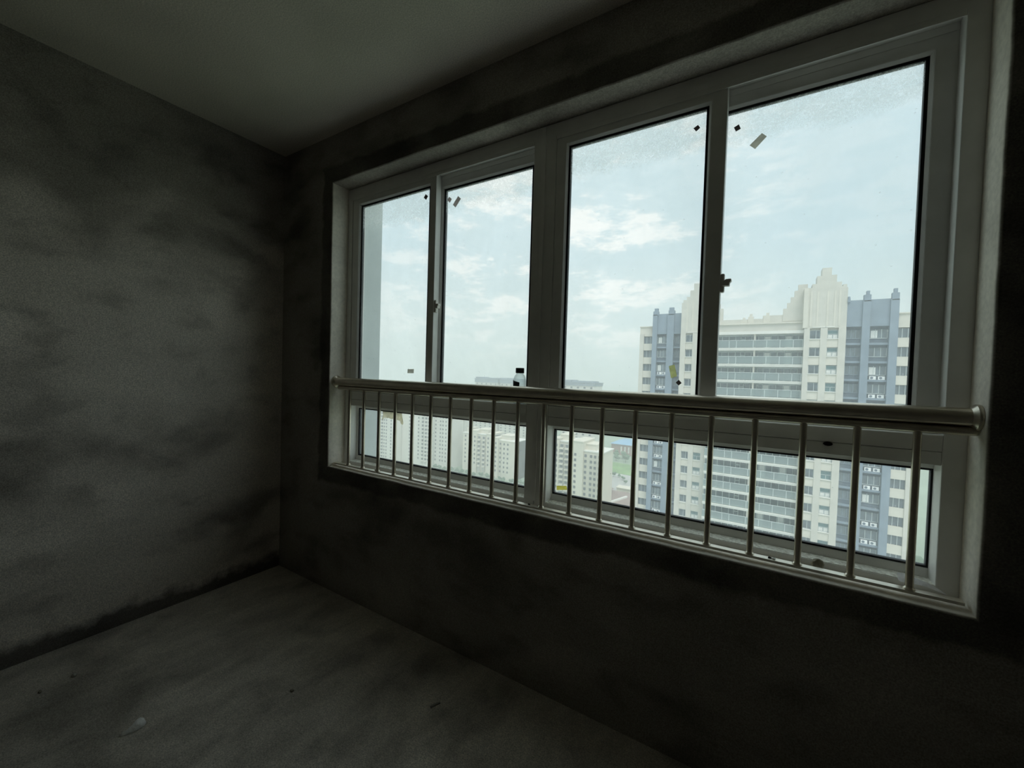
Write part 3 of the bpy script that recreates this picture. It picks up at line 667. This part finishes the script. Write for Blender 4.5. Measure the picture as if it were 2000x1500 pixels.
# ------------------------------------------------------------------ outdoors: housing towers beyond
def housing(name, label, y, x0, x1, top, fh, cols, wall='render_cream', balc=(), parts_too=False, depth=16, cap=True, step=None):
    root = empty(name, ((x0 + x1) / 2, y + depth / 2, GZ)); tag(root, label, 'building', 'cream housing towers beyond the yard')
    inv = Matrix.Translation(-root.location)
    def P(mb, nm, mat):
        o = mb.build(nm, mat, root); o.matrix_parent_inverse = inv; return o
    body = MB().box(x0, x1, y, y + depth, GZ, top)
    P(body, 'wall', wall)
    w_ = x1 - x0
    if cap:
        P(MB().box(x0 - .4, x1 + .4, y - .4, y + depth + .4, top, top + .6), 'roof_edge', 'slab_white')
        P(MB().box(x0 + w_ * .25, x0 + w_ * .70, y + 3, y + depth - 3, top + .6, top + 3.4).box(x0 + w_ * .22, x0 + w_ * .73, y + 2.6, y + depth - 2.6, top + 3.4, top + 3.8), 'roof_house', wall)
    if step:
        for a, b, t in step: P(MB().box(a, b, y - 1.2, y + depth, GZ, t).box(a - .3, b + .3, y - 1.5, y + depth, t, t + .5), 'bay_wall', wall)
    nfl = int((top - GZ) / fh)
    yy = y - (1.2 if step else 0)
    wb = MB(); sb = MB(); wins = []
    for ci, cx in enumerate(cols):
        if ci in balc:
            hw = 1.25
            sb2 = MB().box(cx - hw, cx + hw, yy - .05, yy + .3, GZ + 2, top - 1.0); P(sb2, 'balcony_shade', 'render_shade')  # darker strip paints the shade of a recess on the flat wall
        for k in range(nfl - 1):
            zt = top - 1.3 - fh * k
            if zt < GZ + 4: break
            if ci in balc:
                hw = 1.15
                wins.append((cx - hw * .8, cx + hw * .8, zt - 1.5, zt))
                sb.box(cx - hw - .1, cx + hw + .1, yy - 1.1, yy, zt - fh + .25, zt - fh + .95)
            else:
                wins.append((cx - .62, cx + .62, zt - 1.45, zt))
    if parts_too:
        wm = {}
        for a, b, c, d in wins:
            key = round(b - a, 2)
            if key not in wm: wm[key] = MB().box(-(b - a) / 2, (b - a) / 2, -.10, .1, -(d - c) / 2, (d - c) / 2).mesh('window', 'window_dark')
            link('window', wm[key], root, loc=Vector(((a + b) / 2, yy, (c + d) / 2)) - root.location)
    else:
        for a, b, c, d in wins: wb.box(a, b, yy - .10, yy + .1, c, d)
        tag(P(wb, 'windows', 'window_dark'), kind='stuff')
    if sb.v: tag(P(sb, 'balcony_fronts', wall), kind='stuff')
    return root
housing('housing_tower', 'leftmost hazy white housing tower beside the outside wall', 232, -272.0, -252.3, -18.8, 2.76, [-269.5, -267.0, -264.4, -261.9, -256.4], 'render_white', (1,), depth=7.5)
housing('housing_tower', 'hazy housing tower with a broad blank wall, second from the left', 240, -259.8, -241.3, -17.6, 2.85, [-257.3, -243.4], 'render_white')
housing('housing_tower', 'hazy white housing tower with balcony bays, third from the left', 240, -239.0, -221.7, -16.5, 2.97, [-233.3, -228.8, -225.3, -222.8], 'render_white', (1, 2), depth=4.8)
housing('housing_tower', 'hazy white housing tower with four window columns, fourth from the left', 246.5, -222.9, -205.4, -17.5, 3.13, [-220.8, -215.9, -213.3, -210.2], 'render_white')
housing('housing_tower', 'hazy narrow housing tower just left of the window joint, behind a low wing', 266, -219.2, -207.5, -19.3, 2.75, [-217.6, -213.7, -211.0], 'render_white')
housing('housing_block', 'narrow low wing with one window column in front of a hazy tower', 252, -197.2, -190.2, -46.2, 3.33, [-194.7], 'render_cream')
housing('housing_block', 'cream housing block with dark balcony bays left of the window joint', 250, -186.7, -168.1, -45.5, 3.30, [-183.3, -179.2, -174.9, -170.9], 'render_cream', (1, 2), step=[(-186.7, -181.5, -43.0), (-172.6, -168.1, -44.5)])
housing('housing_block', 'cream housing block with a blank right side, nearest the window joint', 247, -164.7, -145.6, -47.5, 3.33, [-162.0, -158.0, -154.7, -151.6], 'render_cream', step=[(-164.7, -159.9, -46.0), (-156.6, -145.6, -47.5)])
housing('housing_block', 'cream housing block with balcony bays at the left of the right fixed pane', 212, -99.1, -88.4, -36.5, 2.95, [-96.9, -93.6, -90.4], 'render_cream', (1, 2), True, step=[(-99.1, -95.3, -35.0)])
housing('housing_block', 'sunny cream housing block with a blank right end wall in the right fixed pane', 204, -83.7, -66.9, -38.8, 2.93, [-82.0, -76.2, -73.1, -70.9, -68.6], 'render_cream', (), True, step=[(-83.7, -77.6, -34.0)])

def mansard(name, label, y, x0, x1, top, eave):
    root = empty(name, ((x0 + x1) / 2, y + 10, GZ)); tag(root, label, 'building', 'hazy skyline towers above the handrail')
    inv = Matrix.Translation(-root.location)
    def P(mb, nm, mat):
        o = mb.build(nm, mat, root); o.matrix_parent_inverse = inv; return o
    w_ = x1 - x0
    P(MB().box(x0 + .5, x1 - .5, y, y + 20, GZ, eave), 'wall', 'render_white')
    P(MB().box(x0, x1, y - .6, y + 20, eave, top - 1.8).box(x0 + w_ * .03, x0 + w_ * .28, y, y + 16, top - 2, top).box(x0 + w_ * .30, x0 + w_ * .92, y, y + 16, top - 2, top - .6), 'roof', 'roof_slate')
    P(MB().box(x0 - .5, x1 + .5, y - 1.0, y + 20.5, top - 2.2, top - 1.7), 'eave', 'roof_slate')
    wb = MB(); n = int(w_ / 5.5)
    for k in range(int((eave - GZ) / 3.0) - 2):
        for j in range(n):
            cx = x0 + w_ * (j + .5) / n; wb.box(cx - .9, cx + .9, y - .1, y + .1, eave - 2.4 - 3.0 * k, eave - .9 - 3.0 * k)
    tag(P(wb, 'windows', 'window_dark'), kind='stuff')
mansard('skyline_tower', 'hazy tower with slate roof on the skyline left of the bottle', 380, -282.9, -250.8, -3.4, -9.5)
mansard('skyline_tower', 'hazy tower with slate roof on the skyline behind the bottle', 380, -248.1, -213.0, -3.6, -9.6)
mansard('skyline_tower', 'hazy tower with slate roof on the skyline right of the window joint', 320, -145.0, -115.6, -2.4, -7.0)

# low buildings between the blocks
red = empty('brick_hall', (-108, 405, GZ)); tag(red, 'long red brick hall with white pilasters and blue roof beyond the lawn', 'building')
RI = Matrix.Translation(-red.location)
def RP(mb, nm, mat):
    o = mb.build(nm, mat, red); o.matrix_parent_inverse = RI; return o
RP(MB().box(-124, -80, 395, 425, GZ, -64.5), 'wall', 'brick_red')
for k in range(9): RP(MB().box(-114.5 + k * 3.6, -113.2 + k * 3.6, 394.5, 395.2, GZ + 2.5, -66.6), 'pilaster', 'slab_white')
RP(MB().poly([(-125, 393.5, -64.5), (-79, 393.5, -64.5), (-79, 426, -64.5), (-125, 426, -64.5), (-114, 408, -60.2), (-79, 408, -60.2)], [(0, 1, 5, 4), (4, 5, 2, 3), (3, 0, 4), (1, 2, 5), (0, 3, 2, 1)]), 'roof', 'roof_blue')
court = empty('flat_roof_hall', (-62, 232, GZ)); tag(court, 'low hall with brown flat roof and pale parapet below the cream block', 'building')
CI = Matrix.Translation(-court.location)
def CP(mb, nm, mat):
    o = mb.build(nm, mat, court); o.matrix_parent_inverse = CI; return o
CP(MB().box(-80, -40, 205, 246, GZ, -69.2), 'wall', 'brick_red')
CP(MB().box(-81, -39, 204, 247, -69.2, -68.8), 'roof', 'roof_brown')
CP(MB().poly([(-70, 214, -68.8), (-69, 213.4, -68.8), (-62.5, 236, -68.8), (-63.5, 236.6, -68.8), (-70, 214, -67.9), (-69, 213.4, -67.9), (-62.5, 236, -67.9), (-63.5, 236.6, -67.9)], [(0, 1, 2, 3), (4, 5, 6, 7), (0, 1, 5, 4), (1, 2, 6, 5), (2, 3, 7, 6), (3, 0, 4, 7)]), 'parapet', 'slab_white')
CP(MB().box(-79, -74, 236, 243, -68.8, -66.8).poly([(-80, 235, -66.8), (-73, 235, -66.8), (-73, 244, -66.8), (-80, 244, -66.8), (-76.5, 239.5, -65.4)], [(0, 1, 4), (1, 2, 4), (2, 3, 4), (3, 0, 4), (3, 2, 1, 0)]), 'roof_pavilion', 'roof_brown')
o = MB().box(-75, -45, 256, 262, GZ, -69.5).box(-75.5, -44.5, 255.5, 262.5, -69.5, -69.0).build('cream_annex', 'render_cream'); tag(o, 'low cream annex wall between the brown roof and the yard', 'building')

# trees
def crown_mesh(seed, n=9):
    bm = bmesh.new(); rnd = random.Random(seed)
    for k in range(n):
        a = rnd.uniform(0, 6.28); r = rnd.uniform(0.1, 0.62); rad = rnd.uniform(.38, .6)
        M = Matrix.Translation((r * math.cos(a), r * math.sin(a), rnd.uniform(-.3, .5))) @ Matrix.Diagonal((rad, rad, rad * .85, 1))
        bmesh.ops.create_icosphere(bm, subdivisions=2, radius=1.0, matrix=M)
    for v in bm.verts: v.co += v.co.normalized() * 0.10 * noise.noise(v.co * 6 + Vector((seed, 0, 0)))
    me = bpy.data.meshes.new('crown'); bm.to_mesh(me); bm.free(); me.materials.append(MATS['leaf_far']); return me
crowns = [crown_mesh(s) for s in (1, 2, 3)]
trunk_me = MB().lathe([(0.06, 0.0), (0.04, 1.2)], 8).mesh('trunk', 'trunk_far')
def tree(x, y, h, label, group):
    t = empty('tree', (x, y, GZ)); tag(t, label, 'tree', group)
    c_ = link('crown', random.choice(crowns), t, loc=(0, 0, h * .58)); c_.scale = (h * .48, h * .48, h * .44); c_.rotation_euler.z = random.uniform(0, 6)
    k = link('trunk', trunk_me, t); k.scale = (h * .5, h * .5, h * .45)
for k in range(15): tree(-128 + k * 4.6 + random.uniform(-.6, .6), (364, 380)[k % 2] + random.uniform(-3, 3), random.uniform(6, 8), 'green tree in the belt before the red brick hall', 'trees before the brick hall')
for k in range(9): tree(-106 + k * 4.5, 296 + random.uniform(-12, 12), random.uniform(2.6, 4.2), 'small dark tree dotted about the paved yard', 'trees in the paved yard')
for k in range(16): tree(-290 + (k % 8) * 13.5 + random.uniform(-1.5, 1.5), 345 + (k // 8) * 85 + random.uniform(-10, 10), random.uniform(8, 12), 'hazy green tree in the park right of the cream towers', 'park trees beyond the towers')
for k in range(16): tree(-214 + k * 5.4 + random.uniform(-.4, .4), 240 + random.uniform(-3, 1), random.uniform(3.6, 4.6), 'green tree at the foot of the cream towers', 'trees at the foot of the towers')
for k in range(14): tree(55 + (k % 7) * 13 + random.uniform(-.8, .8), 150 + (k // 7) * 60 + random.uniform(-10, 10), random.uniform(8, 12), 'green tree beyond the right end of the apartment block', 'trees right of the apartment block')

# ------------------------------------------------------------------ summer haze over the city
m, nt, out = new_mat('haze')
vsn = nt.node('ShaderNodeVolumeScatter', i_0=(1.0, 0.995, 0.98, 1)); vsn.inputs['Density'].default_value = 0.0013; vsn.inputs['Anisotropy'].default_value = 0.2
nt.l.new(vsn.outputs[0], out.inputs['Volume'])
hz = MB().box(-1500, 900, 2.0, 2400, GZ - 0.5, 70).build('haze', 'haze')
tag(hz, 'pale summer haze lying over the city', 'haze', kind='stuff')
